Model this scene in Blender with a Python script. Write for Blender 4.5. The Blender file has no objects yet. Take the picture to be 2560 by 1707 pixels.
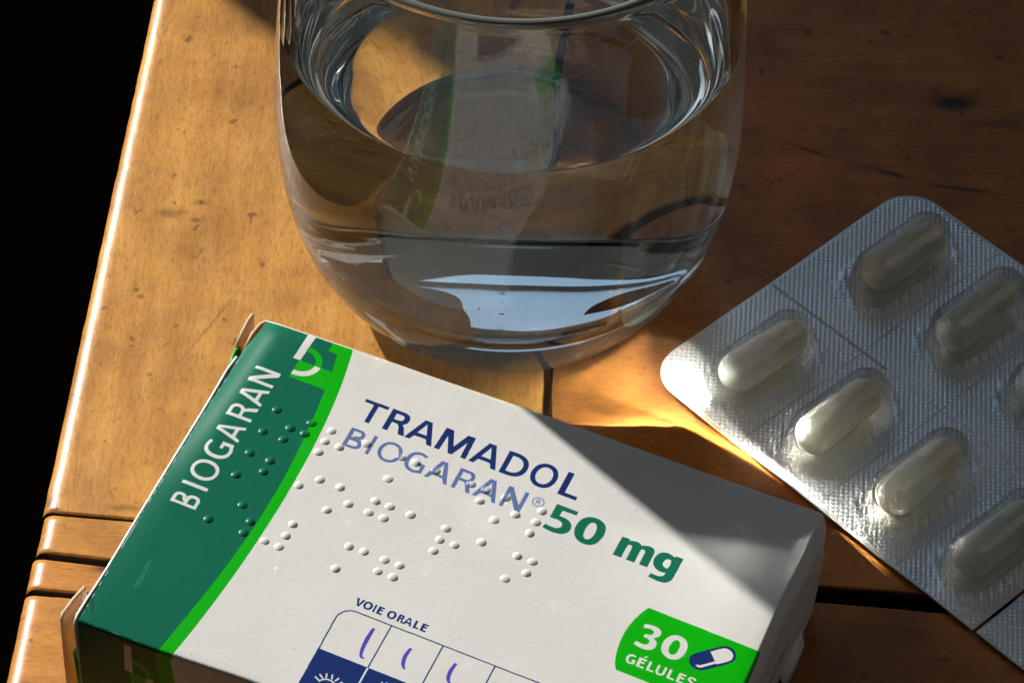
import bpy, bmesh, math, random
import numpy as np
from mathutils import Matrix, Vector
random.seed(7)
rng = np.random.default_rng(7)
MM = 0.1                 # the file's unit is the centimetre: one millimetre is 0.1
K = MM * 1000            # one metre
C = bpy.context.scene.collection
sc = bpy.context.scene
sc.unit_settings.scale_length = 1 / K

# ------------------------------------------------------------------ camera
EL, ROLL, HT = math.radians(47.5), math.radians(2.2), 459.6      # look-down angle, roll, height over table (mm)
base = Matrix(((1, 0, 0), (0, -math.sin(EL), -math.cos(EL)), (0, math.cos(EL), -math.sin(EL))))
cam_rows = Matrix.Rotation(ROLL, 3, 'Z') @ base                   # rows: right, down, forward
cam = bpy.data.cameras.new('camera')
cam_ob = bpy.data.objects.new('camera', cam)
C.objects.link(cam_ob)
right, down, fwd = cam_rows[0], cam_rows[1], cam_rows[2]
M = Matrix((right, -down, -fwd)).transposed().to_4x4()
M.translation = Vector((0, 0, HT * MM))
cam_ob.matrix_world = M
cam.sensor_width = 36
cam.lens = 36 * 9000 / 2560
cam.clip_start, cam.clip_end = 0.02 * K, 60 * K
cam.dof.use_dof = True
cam.dof.focus_distance = 0.556 * K
cam.dof.aperture_fstop = 10.8
sc.camera = cam_ob

# ------------------------------------------------------------------ render / colour
sc.render.engine = 'CYCLES'
sc.view_settings.view_transform = 'Standard'
sc.view_settings.look = 'None'
sc.view_settings.gamma = 1
sc.view_settings.exposure = 0
cy = sc.cycles
cy.use_denoising = True
cy.max_bounces = 48
cy.transmission_bounces = 48
cy.glossy_bounces = 8
cy.diffuse_bounces = 4
cy.transparent_max_bounces = 16
cy.caustics_refractive = True
cy.caustics_reflective = True
cy.blur_glossy = 0.0
cy.sample_clamp_indirect = 0.0
cy.use_adaptive_sampling = False
cy.use_guiding = True                 # finds the light focused by the water
cy.surface_guiding_probability = 0.84
cy.use_light_tree = False
cy.sample_clamp_direct = 0.0

# ------------------------------------------------------------------ world: dim room
world = bpy.data.worlds.new('World')
sc.world = world
world.use_nodes = True
bg = world.node_tree.nodes['Background']
bg.inputs[0].default_value = (0.88, 0.96, 1.0, 1)
bg.inputs[1].default_value = 0.034

# ------------------------------------------------------------------ lights
GX, GY = -2.05, 440.6            # glass axis (mm)
AZ = math.radians(-45.2)         # direction the sunlight travels over the table
SUN_EL = math.radians(28.5)
trav = Vector((math.cos(AZ), math.sin(AZ), 0))
side = Vector((-trav.y, trav.x, 0))      # towards back-right
aim = Vector((0.0, 0.41 * K, 0.0))


def lamp(name, kind, loc, target, energy, color):
    l = bpy.data.lights.new(name, kind)
    l.energy, l.color = energy, color
    o = bpy.data.objects.new(name, l)
    o.location = loc
    o.rotation_euler = (Vector(target) - Vector(loc)).to_track_quat('-Z', 'Y').to_euler()
    C.objects.link(o)
    return l, o


D_SUN = 7.0 * K
sun, sun_ob = lamp('sunlight_lamp', 'SPOT', aim - trav * (D_SUN * math.cos(SUN_EL)) + Vector((0, 0, D_SUN * math.sin(SUN_EL))),
                   aim, 3750 * K * K, (1.0, 0.962, 0.895))
sun.spot_size = math.radians(5.5)
sun.spot_blend = 0.1
sun.shadow_soft_size = 0.088 * K

# daylight of the window: a bluish opening straight behind the table
WAZ = math.radians(108)
WD = Vector((math.cos(WAZ), math.sin(WAZ), 0))
WC = aim + (WD * 1.1 + Vector((0, 0, 0.88))) * K
sky, sky_ob = lamp('window_lamp', 'AREA', WC, WC - WD * K, 2.0 * K * K, (0.45, 0.70, 1.0))
sky.shape = 'RECTANGLE'
sky.size, sky.size_y = 0.90 * K, 1.34 * K

# second opening, on the sun's side
SAZ = math.radians(148)
SD = Vector((math.cos(SAZ), math.sin(SAZ), 0))
SC = aim + (SD * 1.1 + Vector((0, 0, 0.42))) * K
sidew, sidew_ob = lamp('side_window_lamp', 'AREA', SC, SC - SD * K, 1.5 * K * K, (0.72, 0.86, 1.0))
sidew.shape = 'RECTANGLE'
sidew.size, sidew.size_y = 0.70 * K, 0.62 * K

# unseen warm fill from the right, added to brighten foil, capsules and carton end
CAZ = math.radians(14)
CD = Vector((math.cos(CAZ), math.sin(CAZ), 0))
CC = aim + (CD * 1.35 + Vector((0, 0, 1.25))) * K
right_fill, right_fill_ob = lamp('right_fill_lamp', 'AREA', CC, aim, 1.5 * K * K, (1.0, 0.94, 0.87))
right_fill.shape = 'RECTANGLE'
right_fill.size, right_fill.size_y = 1.2 * K, 1.5 * K

# ------------------------------------------------------------------ helpers
def link(name, me, mat=None, parent=None, smooth=False, mw=None):
    o = bpy.data.objects.new(name, me)
    C.objects.link(o)
    if mat is not None and not me.materials:
        me.materials.append(mat)
    if smooth:
        me.polygons.foreach_set('use_smooth', [True] * len(me.polygons))
    if parent is not None:
        o.parent = parent
    if mw is not None:
        o.matrix_basis = mw
    return o


def mesh(verts, faces):
    me = bpy.data.meshes.new('mesh')
    me.from_pydata([tuple(v) for v in verts], [], faces)
    me.validate()
    me.update()
    return me


def empty(name, label, cat, loc=(0, 0, 0), mw=None, group=None):
    o = bpy.data.objects.new(name, None)
    o.empty_display_size = 0.02 * K
    C.objects.link(o)
    if mw is not None:
        o.matrix_world = mw
    else:
        o.location = loc
    tag(o, label, cat, group)
    return o


def tag(o, label, cat, group=None, kind=None):
    o['label'], o['category'] = label, cat
    if group:
        o['group'] = group
    if kind:
        o['kind'] = kind
    return o


def new_mat(name):
    m = bpy.data.materials.new(name)
    m.use_nodes = True
    nt = m.node_tree
    return m, nt, nt.nodes['Principled BSDF'], nt.nodes['Material Output']


def node(nt, typ, **kw):
    n = nt.nodes.new(typ)
    for k, v in kw.items():
        if k.startswith('i_'):
            n.inputs[k[2:].replace('_', ' ')].default_value = v
        else:
            setattr(n, k, v)
    return n


def ramp(nt, fac, stops):
    r = nt.nodes.new('ShaderNodeValToRGB')
    el = r.color_ramp.elements
    while len(el) < len(stops):
        el.new(0.5)
    for e, (p, c) in zip(el, stops):
        e.position = p
        e.color = (*c, 1) if len(c) == 3 else c
    nt.links.new(fac, r.inputs[0])
    return r


def mixc(nt, fac, a, b, mode='MIX'):
    m = nt.nodes.new('ShaderNodeMix')
    m.data_type = 'RGBA'
    m.blend_type = mode
    for s, v in ((0, fac), (6, a), (7, b)):
        if hasattr(v, 'links') or hasattr(v, 'is_linked'):
            nt.links.new(v, m.inputs[s])
        else:
            m.inputs[s].default_value = v if s == 0 else (*v, 1)
    return m.outputs[2]


def mapped(nt, scale, rot=(0, 0, 0), loc=(0, 0, 0), src='Object'):
    tc = nt.nodes.new('ShaderNodeTexCoord')
    mp = nt.nodes.new('ShaderNodeMapping')
    mp.inputs['Scale'].default_value = [q / K for q in scale] if src == 'Object' else scale
    mp.inputs['Rotation'].default_value = rot
    mp.inputs['Location'].default_value = loc
    nt.links.new(tc.outputs[src], mp.inputs[0])
    return mp.outputs[0]


def noise(nt, vec, scale, detail=3, rough=0.5, dist=0.0):
    n = nt.nodes.new('ShaderNodeTexNoise')
    n.inputs['Scale'].default_value = scale
    n.inputs['Detail'].default_value = detail
    n.inputs['Roughness'].default_value = rough
    n.inputs['Distortion'].default_value = dist
    nt.links.new(vec, n.inputs['Vector'])
    return n.outputs['Fac']


def bump(nt, bsdf, height, strength, dist):
    b = nt.nodes.new('ShaderNodeBump')
    b.inputs['Strength'].default_value = strength
    b.inputs['Distance'].default_value = dist * K
    nt.links.new(height, b.inputs['Height'])
    nt.links.new(b.outputs[0], bsdf.inputs['Normal'])
    return b


# ------------------------------------------------------------------ materials
def wood_mat(name, along_x, tint=(1, 1, 1), knots=(), coat=0.42):
    m, nt, b, out = new_mat(name)
    s = (40, 300, 200) if along_x else (300, 40, 200)
    v = mapped(nt, s, loc=(random.random() * 30, random.random() * 30, 0))
    g1 = noise(nt, v, 1.0, 5, 0.6, 0.6)
    v2 = mapped(nt, (420, 1500, 400) if along_x else (1500, 420, 400))
    g2 = noise(nt, v2, 1.0, 4, 0.65)
    v3 = mapped(nt, (70, 70, 70))
    g3 = noise(nt, v3, 1.0, 3, 0.5)
    c = ramp(nt, g1, [(0.30, (0.54, 0.245, 0.042)), (0.48, (0.62, 0.295, 0.052)), (0.66, (0.70, 0.360, 0.075))]).outputs[0]
    f = ramp(nt, g2, [(0.34, (0.60, 0.52, 0.42)), (0.50, (1, 1, 1))]).outputs[0]
    c = mixc(nt, 0.6, c, f, 'MULTIPLY')
    pores = noise(nt, mapped(nt, (900, 6000, 900) if along_x else (6000, 900, 900)), 1.0, 2, 0.6)
    pr = ramp(nt, pores, [(0.33, (0.55, 0.46, 0.36)), (0.43, (1, 1, 1))]).outputs[0]
    c = mixc(nt, 0.6, c, pr, 'MULTIPLY')
    blot = ramp(nt, g3, [(0.32, (0.62, 0.56, 0.52)), (0.58, (1, 1, 1))]).outputs[0]
    c = mixc(nt, 0.75, c, blot, 'MULTIPLY')
    big = ramp(nt, noise(nt, mapped(nt, (25, 22, 22)), 1.0, 4, 0.6), [(0.35, (0.84, 0.79, 0.74)), (0.62, (1.0, 1.0, 1.0))]).outputs[0]
    c = mixc(nt, 0.9, c, big, 'MULTIPLY')
    v4 = mapped(nt, (330, 330, 330))
    sp = ramp(nt, noise(nt, v4, 1.0, 2, 0.5), [(0.27, (0.35, 0.28, 0.22)), (0.33, (1, 1, 1))]).outputs[0]
    c = mixc(nt, 0.75, c, sp, 'MULTIPLY')
    for (x, y, rx, ry, a, *rot) in knots:                # knots, stains and cracks with a place of their own
        tcn = nt.nodes.new('ShaderNodeTexCoord')
        mpn = nt.nodes.new('ShaderNodeMapping')
        mpn.vector_type = 'TEXTURE'
        mpn.inputs['Location'].default_value = (x * MM, y * MM, 0)
        mpn.inputs['Rotation'].default_value = (0, 0, rot[0] if rot else 0)
        mpn.inputs['Scale'].default_value = (rx * MM, ry * MM, 1)
        nt.links.new(tcn.outputs['Object'], mpn.inputs[0])
        mv = mpn.outputs[0]
        nz = noise(nt, mapped(nt, (200, 200, 200)), 1.0, 3, 0.6)
        ln = node(nt, 'ShaderNodeVectorMath', operation='MULTIPLY')
        nt.links.new(mv, ln.inputs[0])
        ln.inputs[1].default_value = (1, 1, 0)
        le = node(nt, 'ShaderNodeVectorMath', operation='LENGTH')
        nt.links.new(ln.outputs[0], le.inputs[0])
        ad = node(nt, 'ShaderNodeMath', operation='MULTIPLY_ADD')
        nt.links.new(nz, ad.inputs[0])
        ad.inputs[1].default_value = 0.9
        nt.links.new(le.outputs['Value'], ad.inputs[2])
        k = ramp(nt, ad.outputs[0], [(0.55, (1 - a, 1 - a * 1.02, 1 - a * 1.03)), (1.0, (1 - a * 0.35,) * 3)])
        k2 = k.color_ramp.elements.new(0.8)
        k2.color = (1 - a * 0.7, 1 - a * 0.75, 1 - a * 0.78, 1)
        lt = node(nt, 'ShaderNodeMath', operation='LESS_THAN')
        nt.links.new(ad.outputs[0], lt.inputs[0])
        lt.inputs[1].default_value = 9
        sm = node(nt, 'ShaderNodeMapRange', interpolation_type='SMOOTHSTEP')
        nt.links.new(ad.outputs[0], sm.inputs[0])
        sm.inputs[1].default_value, sm.inputs[2].default_value = 0.7, 1.55
        sm.inputs[3].default_value, sm.inputs[4].default_value = 1.0, 0.0
        c = mixc(nt, sm.outputs[0], c, mixc(nt, 1.0, c, k.outputs[0], 'MULTIPLY'))
    c = mixc(nt, 1.0, c, tint, 'MULTIPLY')
    nt.links.new(c, b.inputs['Base Color'])
    b.inputs['Roughness'].default_value = 0.42
    wear = ramp(nt, noise(nt, mapped(nt, (150, 150, 150)), 1.0, 5, 0.7), [(0.42, (0.08 * coat,) * 3), (0.60, (1.15 * coat,) * 3)]).outputs[0]
    nt.links.new(wear, b.inputs['Coat Weight'])
    b.inputs['Coat Roughness'].default_value = 0.26
    hb = mixc(nt, 0.5, g1, g2)
    bump(nt, b, hb, 0.25, 0.0004)
    return m


def plain(name, col, rough=0.5, **kw):
    m, nt, b, out = new_mat(name)
    b.inputs['Base Color'].default_value = (*col, 1)
    b.inputs['Roughness'].default_value = rough
    for k, v in kw.items():
        b.inputs[k.replace('_', ' ')].default_value = v
    return m, nt, b


def glass_mat(name, ior, col=(1, 1, 1)):
    m = bpy.data.materials.new(name)
    m.use_nodes = True
    nt = m.node_tree
    nt.nodes.clear()
    g = node(nt, 'ShaderNodeBsdfGlass')
    g.inputs['Color'].default_value = (*col, 1)
    g.inputs['Roughness'].default_value = 0.0
    g.inputs['IOR'].default_value = ior
    o = node(nt, 'ShaderNodeOutputMaterial')
    nt.links.new(g.outputs[0], o.inputs[0])
    return m


# ------------------------------------------------------------------ setting: floor
fm, nt, b = plain('dark_floor', (0.006, 0.004, 0.003), 0.95, Specular_IOR_Level=0.05)
v = mapped(nt, (6, 6, 6))
nt.links.new(ramp(nt, noise(nt, v, 1.0, 3), [(0.3, (0.14, 0.062, 0.030)), (0.7, (0.24, 0.11, 0.055))]).outputs[0], b.inputs['Base Color'])
fl = link('floor', mesh([(x * K, y * K, -0.74 * K) for x, y in ((-6, -6), (6, -6), (6, 8), (-6, 8))], [(0, 1, 2, 3)]), fm)
fl['kind'] = 'structure'
fl['label'] = 'dark floor in shadow below the table edge'

# upright blocker added to shade the right half of the table
wm, nt, b = plain('dark_blocker', (0.020, 0.010, 0.006), 0.8)
bump(nt, b, noise(nt, mapped(nt, (60, 60, 60)), 1.0, 4), 0.3, 0.002)
gc = Vector((GX * MM, GY * MM, 0))
w0 = gc - trav * 0.26 * K + side * 0.0060 * K
bmw = bmesh.new()
for q in (w0, w0 + side * 0.17 * K, w0 + side * 0.17 * K - trav * 0.04 * K, w0 - trav * 0.04 * K):
    bmw.verts.new((q.x, q.y, -0.739 * K))
bmw.verts.ensure_lookup_table()
f = bmw.faces.new(bmw.verts)
ex = bmesh.ops.extrude_face_region(bmw, geom=[f])
bmesh.ops.translate(bmw, vec=(0, 0, (0.739 + 0.36) * K), verts=[e for e in ex['geom'] if isinstance(e, bmesh.types.BMVert)])
bmesh.ops.recalc_face_normals(bmw, faces=bmw.faces)
me = bpy.data.meshes.new('wall')
bmw.to_mesh(me)
wl = link('shade_blocker', me, wm)
wl['kind'] = 'structure'
wl['label'] = 'dark upright blocker added to shade the right of the table'

# ------------------------------------------------------------------ table
table = empty('table', 'varnished brown wooden table with gaps between its planks', 'table', (0, 420 * MM, 0))
T0 = Vector((0, 420 * MM, 0))


gap_shade, nt, b = plain('shaded_gap', (0.03, 0.016, 0.009), 0.85)  # darkens the plank sides to stand in for shade in the gaps
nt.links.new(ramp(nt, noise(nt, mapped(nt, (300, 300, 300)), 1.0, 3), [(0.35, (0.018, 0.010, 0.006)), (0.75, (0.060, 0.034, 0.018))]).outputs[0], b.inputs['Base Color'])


def plank(poly, mat, thick=22.0, edge=3.0, gap=0.35, depth=2.3, name='plank'):
    """poly: ccw (x, y) in mm; arrises rounded elliptically, broad ones on the table's outer left edge"""
    pts = []
    n = len(poly)
    for i in range(n):                                 # long edges get intermediate points and a little wear
        p, q = np.array(poly[i], float), np.array(poly[(i + 1) % n], float)
        L = np.hypot(*(q - p))
        left = p[0] < -60 and q[0] < -60
        ts = list(np.linspace(0, 1, max(1, int(L / (3.0 if left else 6.0))) + 1)[:-1])
        nl = poly[(i + 2) % n][0] < -60 and q[0] < -60 and not left       # neighbours that are broad left edges
        pl = poly[i - 1][0] < -60 and p[0] < -60 and not left
        a0, a1 = (edge * 1.35 if pl else 1.3), (edge * 1.35 if nl else 1.3)
        ts = sorted(set([0.0] + [t for t in ts if (a0 + 1.2) / L < t < 1 - (a1 + 1.2) / L] + [a0 / L, (a0 + 0.7) / L, 1 - (a1 + 0.7) / L, 1 - a1 / L]))
        nrm = np.array([(q - p)[1], -(q - p)[0]]) / L
        for k, t in enumerate(ts):
            w = 0 if (k < 3 or k > len(ts) - 3) else rng.normal(0, 0.045 if left else 0.05)
            pts.append((p + (q - p) * t + nrm * w, left))
    N = len(pts)
    P = np.array([p for p, _ in pts])
    A = np.array([edge if l else gap for _, l in pts])
    # inward normals of every edge
    E = np.roll(P, -1, 0) - P
    E /= np.hypot(E[:, 0], E[:, 1])[:, None]
    IN = np.c_[-E[:, 1], E[:, 0]]

    def inset(f):
        out = []
        for i in range(N):
            j = i - 1
            n1, n2 = IN[j], IN[i]
            d1, d2 = A[j] * f, A[i] * f
            det = n1[0] * n2[1] - n1[1] * n2[0]
            if abs(det) < 0.25:
                nn = (n1 + n2) / np.hypot(*(n1 + n2))
                out.append(P[i] + nn * max(d1, d2))
            else:
                out.append(P[i] + np.array([(d1 * n2[1] - d2 * n1[1]) / det, (n1[0] * d2 - n2[0] * d1) / det]))
        return np.array(out)
    rings_ = [(0.0, -thick), (0.0, -depth)] + [(1 - math.cos(t), -depth * (1 - math.sin(t))) for t in np.radians((12, 26, 40, 54, 66, 78, 90))] + [(1.25, 0.0)]
    vv, ff, mi = [], [], []
    for f, z in rings_:
        for x, y in inset(f):
            vv.append((x * MM - T0.x, y * MM - T0.y, z * MM))
    for k in range(len(rings_) - 1):
        for i in range(N):
            j = (i + 1) % N
            ff.append((k * N + i, k * N + j, (k + 1) * N + j, (k + 1) * N + i))
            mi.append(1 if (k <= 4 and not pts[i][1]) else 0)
    ff.append(tuple((len(rings_) - 1) * N + i for i in range(N)))
    ff.append(tuple(range(N))[::-1])
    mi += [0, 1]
    me = mesh(vv, ff)
    me.materials.append(mat)
    me.materials.append(gap_shade)
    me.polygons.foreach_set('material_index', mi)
    return link(name, me, None, table, smooth=True)


def ex_(y):                     # x of the table's left edge at depth y
    return -78.4 + (y - 343.6) * 0.0496


yA = lambda x: 378.9 - 0.060 * (x + 75)
wl1 = wood_mat('wood_frame', False, (1.06, 1.05, 1.12), knots=[(-75.2, -38.2, 1.8, 2.6, 0.75), (-52, 3, 22, 0.5, 0.35, 1.1), (-40, 30, 16, 0.4, 0.3, 1.25), (-66, 10, 0.9, 0.9, 0.6), (-61.5, 449 - 420, 4.5, 2.6, 0.55), (-56.5, 452 - 420, 2.2, 1.6, 0.55), (-57.0, 447.5 - 420, 1.6, 1.2, 0.6), (-63, 380.5 - 420, 7, 1.6, 0.5)])
plank([(ex_(379.4), yA(-77.4) + 0.15), (5.9, yA(5.9) + 0.15), (6.6, 660), (ex_(660), 660)], wl1, edge=3.2)
ws1 = wood_mat('wood_strip', True, (0.90, 0.84, 0.78))
plank([(ex_(370.2) + 0.3, 370.6), (20, 361.1), (20, yA(20) - 0.2), (ex_(378.5) + 0.4, yA(-76.5) - 0.2)], ws1, gap=0.45)
ws2 = wood_mat('wood_strip_two', True, (0.92, 0.78, 0.70), knots=[(-63.5, 367.6 - 420, 7.5, 2.2, 0.88)])
plank([(ex_(362.6), 362.8), (20, 357.2), (20, 360.2), (ex_(369.0), 369.5)], ws2, gap=0.45)
wl3 = wood_mat('wood_front', True, (0.95, 0.84, 0.74))
plank([(ex_(290), 290), (20, 290), (20, 356.6), (ex_(361), 361.9)], wl3, gap=0.5)
wr1 = wood_mat('wood_back', True, (0.74, 0.54, 0.34), coat=0.12, knots=[(80, 65.5, 9.5, 5.0, 0.96), (88, 60, 10, 3, 0.6), (53, 51.2, 9, 0.8, 0.75, -0.40), (67, 46.2, 9, 1.0, 0.85, -0.34), (81, 42.6, 10, 0.9, 0.8, -0.14), (53.5, 83, 1.6, 1.5, 0.8), (68, 83.7, 2.2, 1.6, 0.7), (69, 53.3, 1.3, 1.2, 0.7)])  # tint darker than the left boards, standing in for shade
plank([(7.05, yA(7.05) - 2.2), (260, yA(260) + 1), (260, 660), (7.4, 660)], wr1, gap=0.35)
wr2 = wood_mat('wood_near', True, (0.60, 0.42, 0.26), coat=0.12, knots=[(62, -72, 2.2, 1.2, 0.7), (47, -80, 2.0, 1.6, 0.7)])  # shade on this board is put into its darker tint
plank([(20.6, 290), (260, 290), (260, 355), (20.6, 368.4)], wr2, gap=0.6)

# ------------------------------------------------------------------ tumbler and water
def spline(pts, n):
    p = np.array(pts, float)
    d = np.r_[0, np.cumsum(np.hypot(*np.diff(p, axis=0).T))]
    # catmull-rom over chord length
    out = []
    for t in np.linspace(0, d[-1], n):
        i = min(max(np.searchsorted(d, t) - 1, 0), len(p) - 2)
        h = d[i + 1] - d[i]
        s = (t - d[i]) / h

        def tan(j):
            a, b = max(j - 1, 0), min(j + 1, len(p) - 1)
            return (p[b] - p[a]) / (d[b] - d[a])
        m0, m1 = tan(i) * h, tan(i + 1) * h
        out.append((2 * s**3 - 3 * s**2 + 1) * p[i] + (s**3 - 2 * s**2 + s) * m0 + (-2 * s**3 + 3 * s**2) * p[i + 1] + (s**3 - s**2) * m1)
    return np.array(out)


SEG = 192


def lathe(prof, wob=None, close_top=False, close_bottom=False):
    verts, faces = [], []
    for (r, z) in prof:
        for k in range(SEG):
            a = 2 * math.pi * k / SEG
            dr = wob(a, z, r) if wob else 0.0
            verts.append(((r + dr) * math.cos(a) * MM, (r + dr) * math.sin(a) * MM, z * MM))
    n = len(prof)
    for i in range(n - 1):
        for k in range(SEG):
            k2 = (k + 1) % SEG
            faces.append((i * SEG + k, i * SEG + k2, (i + 1) * SEG + k2, (i + 1) * SEG + k))
    if close_bottom:
        verts.append((0, 0, prof[0][1] * MM))
        c = len(verts) - 1
        faces += [(c, (k + 1) % SEG, k) for k in range(SEG)]
    if close_top:
        verts.append((0, 0, prof[-1][1] * MM))
        c = len(verts) - 1
        o = (n - 1) * SEG
        faces += [(c, o + k, o + (k + 1) % SEG) for k in range(SEG)]
    return mesh(verts, faces)


WZ = 57.3
outer = spline([(0.3, 1.3), (12, 1.2), (20, 1.0), (24.2, 0.35), (26.0, 0.0), (27.4, 0.7), (29.4, 2.6), (33.2, 8), (36.5, 15), (38.6, 24.5), (39.6, 36), (39.2, 50), (38.5, 62), (37.6, 75), (36.6, 87.5)], 110)
rim = [(35.55 + 1.05 * math.cos(t), 88.2 + 1.25 * math.sin(t)) for t in np.linspace(0.1, math.pi - 0.1, 18)]
inner_full = spline([(34.5, 87.5), (35.5, 75), (36.3, 62), (36.9, 50), (37.0, 36), (35.6, 26), (32.4, 18.2), (27.5, 13.2), (20, 10.0), (10, 8.6), (0.3, 8.2)], 120)
iu = [tuple(p) for p in inner_full if p[1] > WZ + 1.3]
il = [tuple(p) for p in inner_full if p[1] <= WZ + 1.3]
rj = np.interp(WZ + 1.3, [p[1] for p in inner_full[::-1]], [p[0] for p in inner_full[::-1]])
glass_me = lathe([tuple(p) for p in outer] + rim + iu + [(rj, WZ + 1.3)], close_bottom=False)
clear = glass_mat('clear_glass', 1.5, (0.985, 1.0, 0.992))
pale_rim = glass_mat('lightened_rim', 1.5, (0.97, 1.0, 0.985))
pale_rim.node_tree.nodes['Glass BSDF'].inputs['Roughness'].default_value = 0.32
nt = pale_rim.node_tree
df_r = node(nt, 'ShaderNodeBsdfDiffuse')
df_r.inputs[0].default_value = (0.62, 0.66, 0.63, 1)  # pale diffuse mixed in, standing in for light caught in the rim
mx_r = node(nt, 'ShaderNodeMixShader')
mx_r.inputs[0].default_value = 0.20
nt.links.new(nt.nodes['Glass BSDF'].outputs[0], mx_r.inputs[1])
nt.links.new(df_r.outputs[0], mx_r.inputs[2])
nt.links.new(mx_r.outputs[0], nt.nodes['Material Output'].inputs[0])
glass_me.materials.append(clear)
glass_me.materials.append(pale_rim)
for p_ in glass_me.polygons:
    if p_.center.z > 88.55 * MM:
        p_.material_index = 1
tumbler = link('drinking_glass', glass_me, None, smooth=True, mw=Matrix.Translation((GX * MM, GY * MM, 0.2 * MM)))
tag(tumbler, 'clear rounded glass tumbler standing on the table behind the carton', 'drinking glass')

# hairline scratches and dust on the front of the glass
def on_glass(a, z, lift=0.02):
    rr = float(np.interp(z, outer[:, 1], outer[:, 0])) + lift
    return Vector((rr * math.cos(a) * MM, rr * math.sin(a) * MM, z * MM))


flaw, nt_, b_ = plain('glass_scratch', (0.75, 0.76, 0.75), 0.6)
sv, sf = [], []
for a0_, z0_, a1_, z1_, w_ in ((-2.42, 84, -2.02, 76.5, 0.05), (-2.30, 86.5, -2.20, 83.5, 0.07), (-2.26, 84.8, -2.12, 84.0, 0.06), (-1.28, 79, -0.95, 84, 0.05), (-1.1, 81, -0.98, 83.2, 0.06), (-1.52, 77, -1.2, 79.5, 0.04), (-1.9, 70, -1.8, 67, 0.05), (-1.35, 66, -1.3, 63.5, 0.05), (-2.25, 70, -2.2, 72, 0.04)):
    n_ = 14
    for k in range(n_ + 1):
        t = k / n_
        a_ = a0_ + (a1_ - a0_) * t
        z_ = z0_ + (z1_ - z0_) * t + 0.25 * math.sin(3 * t + z0_)
        ww = w_ * math.sin(math.pi * (0.1 + 0.8 * t))
        sv += [on_glass(a_, z_ - ww), on_glass(a_, z_ + ww)]
        if k:
            q_ = len(sv) - 4
            sf.append((q_, q_ + 2, q_ + 3, q_ + 1))
scr = link('scratches', mesh(sv, sf), flaw, tumbler)
scr['kind'] = 'stuff'
dv_, df_ = [], []
for _ in range(90):
    a_, z_ = rng.uniform(-2.5, -0.7), rng.uniform(52, 86)
    s_ = rng.uniform(0.03, 0.10)
    c_ = on_glass(a_, z_, 0.04)
    tx_ = Vector((-math.sin(a_), math.cos(a_), 0))
    q_ = len(dv_)
    m_ = rng.uniform(0.6, 1.8)
    dv_ += [c_ + tx_ * s_ * MM, c_ + Vector((0, 0, s_ * m_ * MM)), c_ - tx_ * s_ * MM, c_ - Vector((0, 0, s_ * MM)), c_ * 1.0 + Vector((math.cos(a_), math.sin(a_), 0)) * s_ * MM]
    df_ += [(q_, q_ + 1, q_ + 4), (q_ + 1, q_ + 2, q_ + 4), (q_ + 2, q_ + 3, q_ + 4), (q_ + 3, q_, q_ + 4)]
dst = link('dust', mesh(dv_, df_), flaw, tumbler)
dst['kind'] = 'stuff'

# water: wall skin against the glass (relative index) + curved free surface
def rip(a, z, r):
    if z < 12:
        return 0.0
    return 0.0


men = [(rj - d, WZ + 1.3 * math.exp(-d / 1.1)) for d in (0.25, 0.6, 1.0, 1.6, 2.4, 3.4, 5, 8, 14, 22, 30)] + [(0.3, WZ)]
wall_prof = [(rj, WZ + 1.3)] + il
wv = lathe(wall_prof)
ws = lathe([(rj, WZ + 1.3)] + men)
bmx = bmesh.new()
bmx.from_mesh(wv)
nwall = len(bmx.faces)
bmx.from_mesh(ws)
bmesh.ops.remove_doubles(bmx, verts=bmx.verts, dist=1e-4 * MM)
water_me = bpy.data.meshes.new('water')
wet = glass_mat('water_against_glass', 1.333 / 1.5)
surf = glass_mat('water_surface', 1.333)
water_me.materials.append(wet)
water_me.materials.append(surf)
for i, f in enumerate(bmx.faces):
    zc = f.calc_center_median()
    ro = math.hypot(zc.x, zc.y)
    # free surface faces lie above WZ - and well inside the wall
    f.material_index = 0
bmx.faces.ensure_lookup_table()
for f in bmx.faces:
    c = f.calc_center_median()
    r_in = np.interp(c.z / MM, [p[1] for p in inner_full[::-1]], [p[0] for p in inner_full[::-1]])
    if c.z / MM > WZ - 0.001 and math.hypot(c.x, c.y) / MM < r_in - 0.05:
        f.material_index = 1
bmesh.ops.recalc_face_normals(bmx, faces=bmx.faces)
bmx.to_mesh(water_me)
water = link('water', water_me, None, smooth=True, mw=Matrix.Translation((GX * MM, GY * MM, 0.2 * MM)))
tag(water, 'clear still water filling two thirds of the tumbler', 'water', kind='thing')

# tiny air bubbles clinging to the inside of the glass
bmb = bmesh.new()
for _ in range(46):
    if rng.random() < 0.6:
        a_, z_ = rng.normal(-0.95, 0.28), rng.uniform(11.5, 20)
    else:
        a_, z_ = rng.uniform(-2.6, -0.4), rng.uniform(10.5, 50)
    rr = float(np.interp(z_, [p[1] for p in inner_full[::-1]], [p[0] for p in inner_full[::-1]]))
    rb = rng.uniform(0.10, 0.26)
    rr -= rb * 1.6
    bmesh.ops.create_uvsphere(bmb, u_segments=12, v_segments=8, radius=rb * MM, matrix=Matrix.Translation((rr * math.cos(a_) * MM, rr * math.sin(a_) * MM, z_ * MM)))
bub_me = bpy.data.meshes.new('bubbles')
bmb.to_mesh(bub_me)
bub = link('air_bubbles', bub_me, glass_mat('air_in_water', 1 / 1.333), water, smooth=True)
bub['kind'] = 'stuff'

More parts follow.
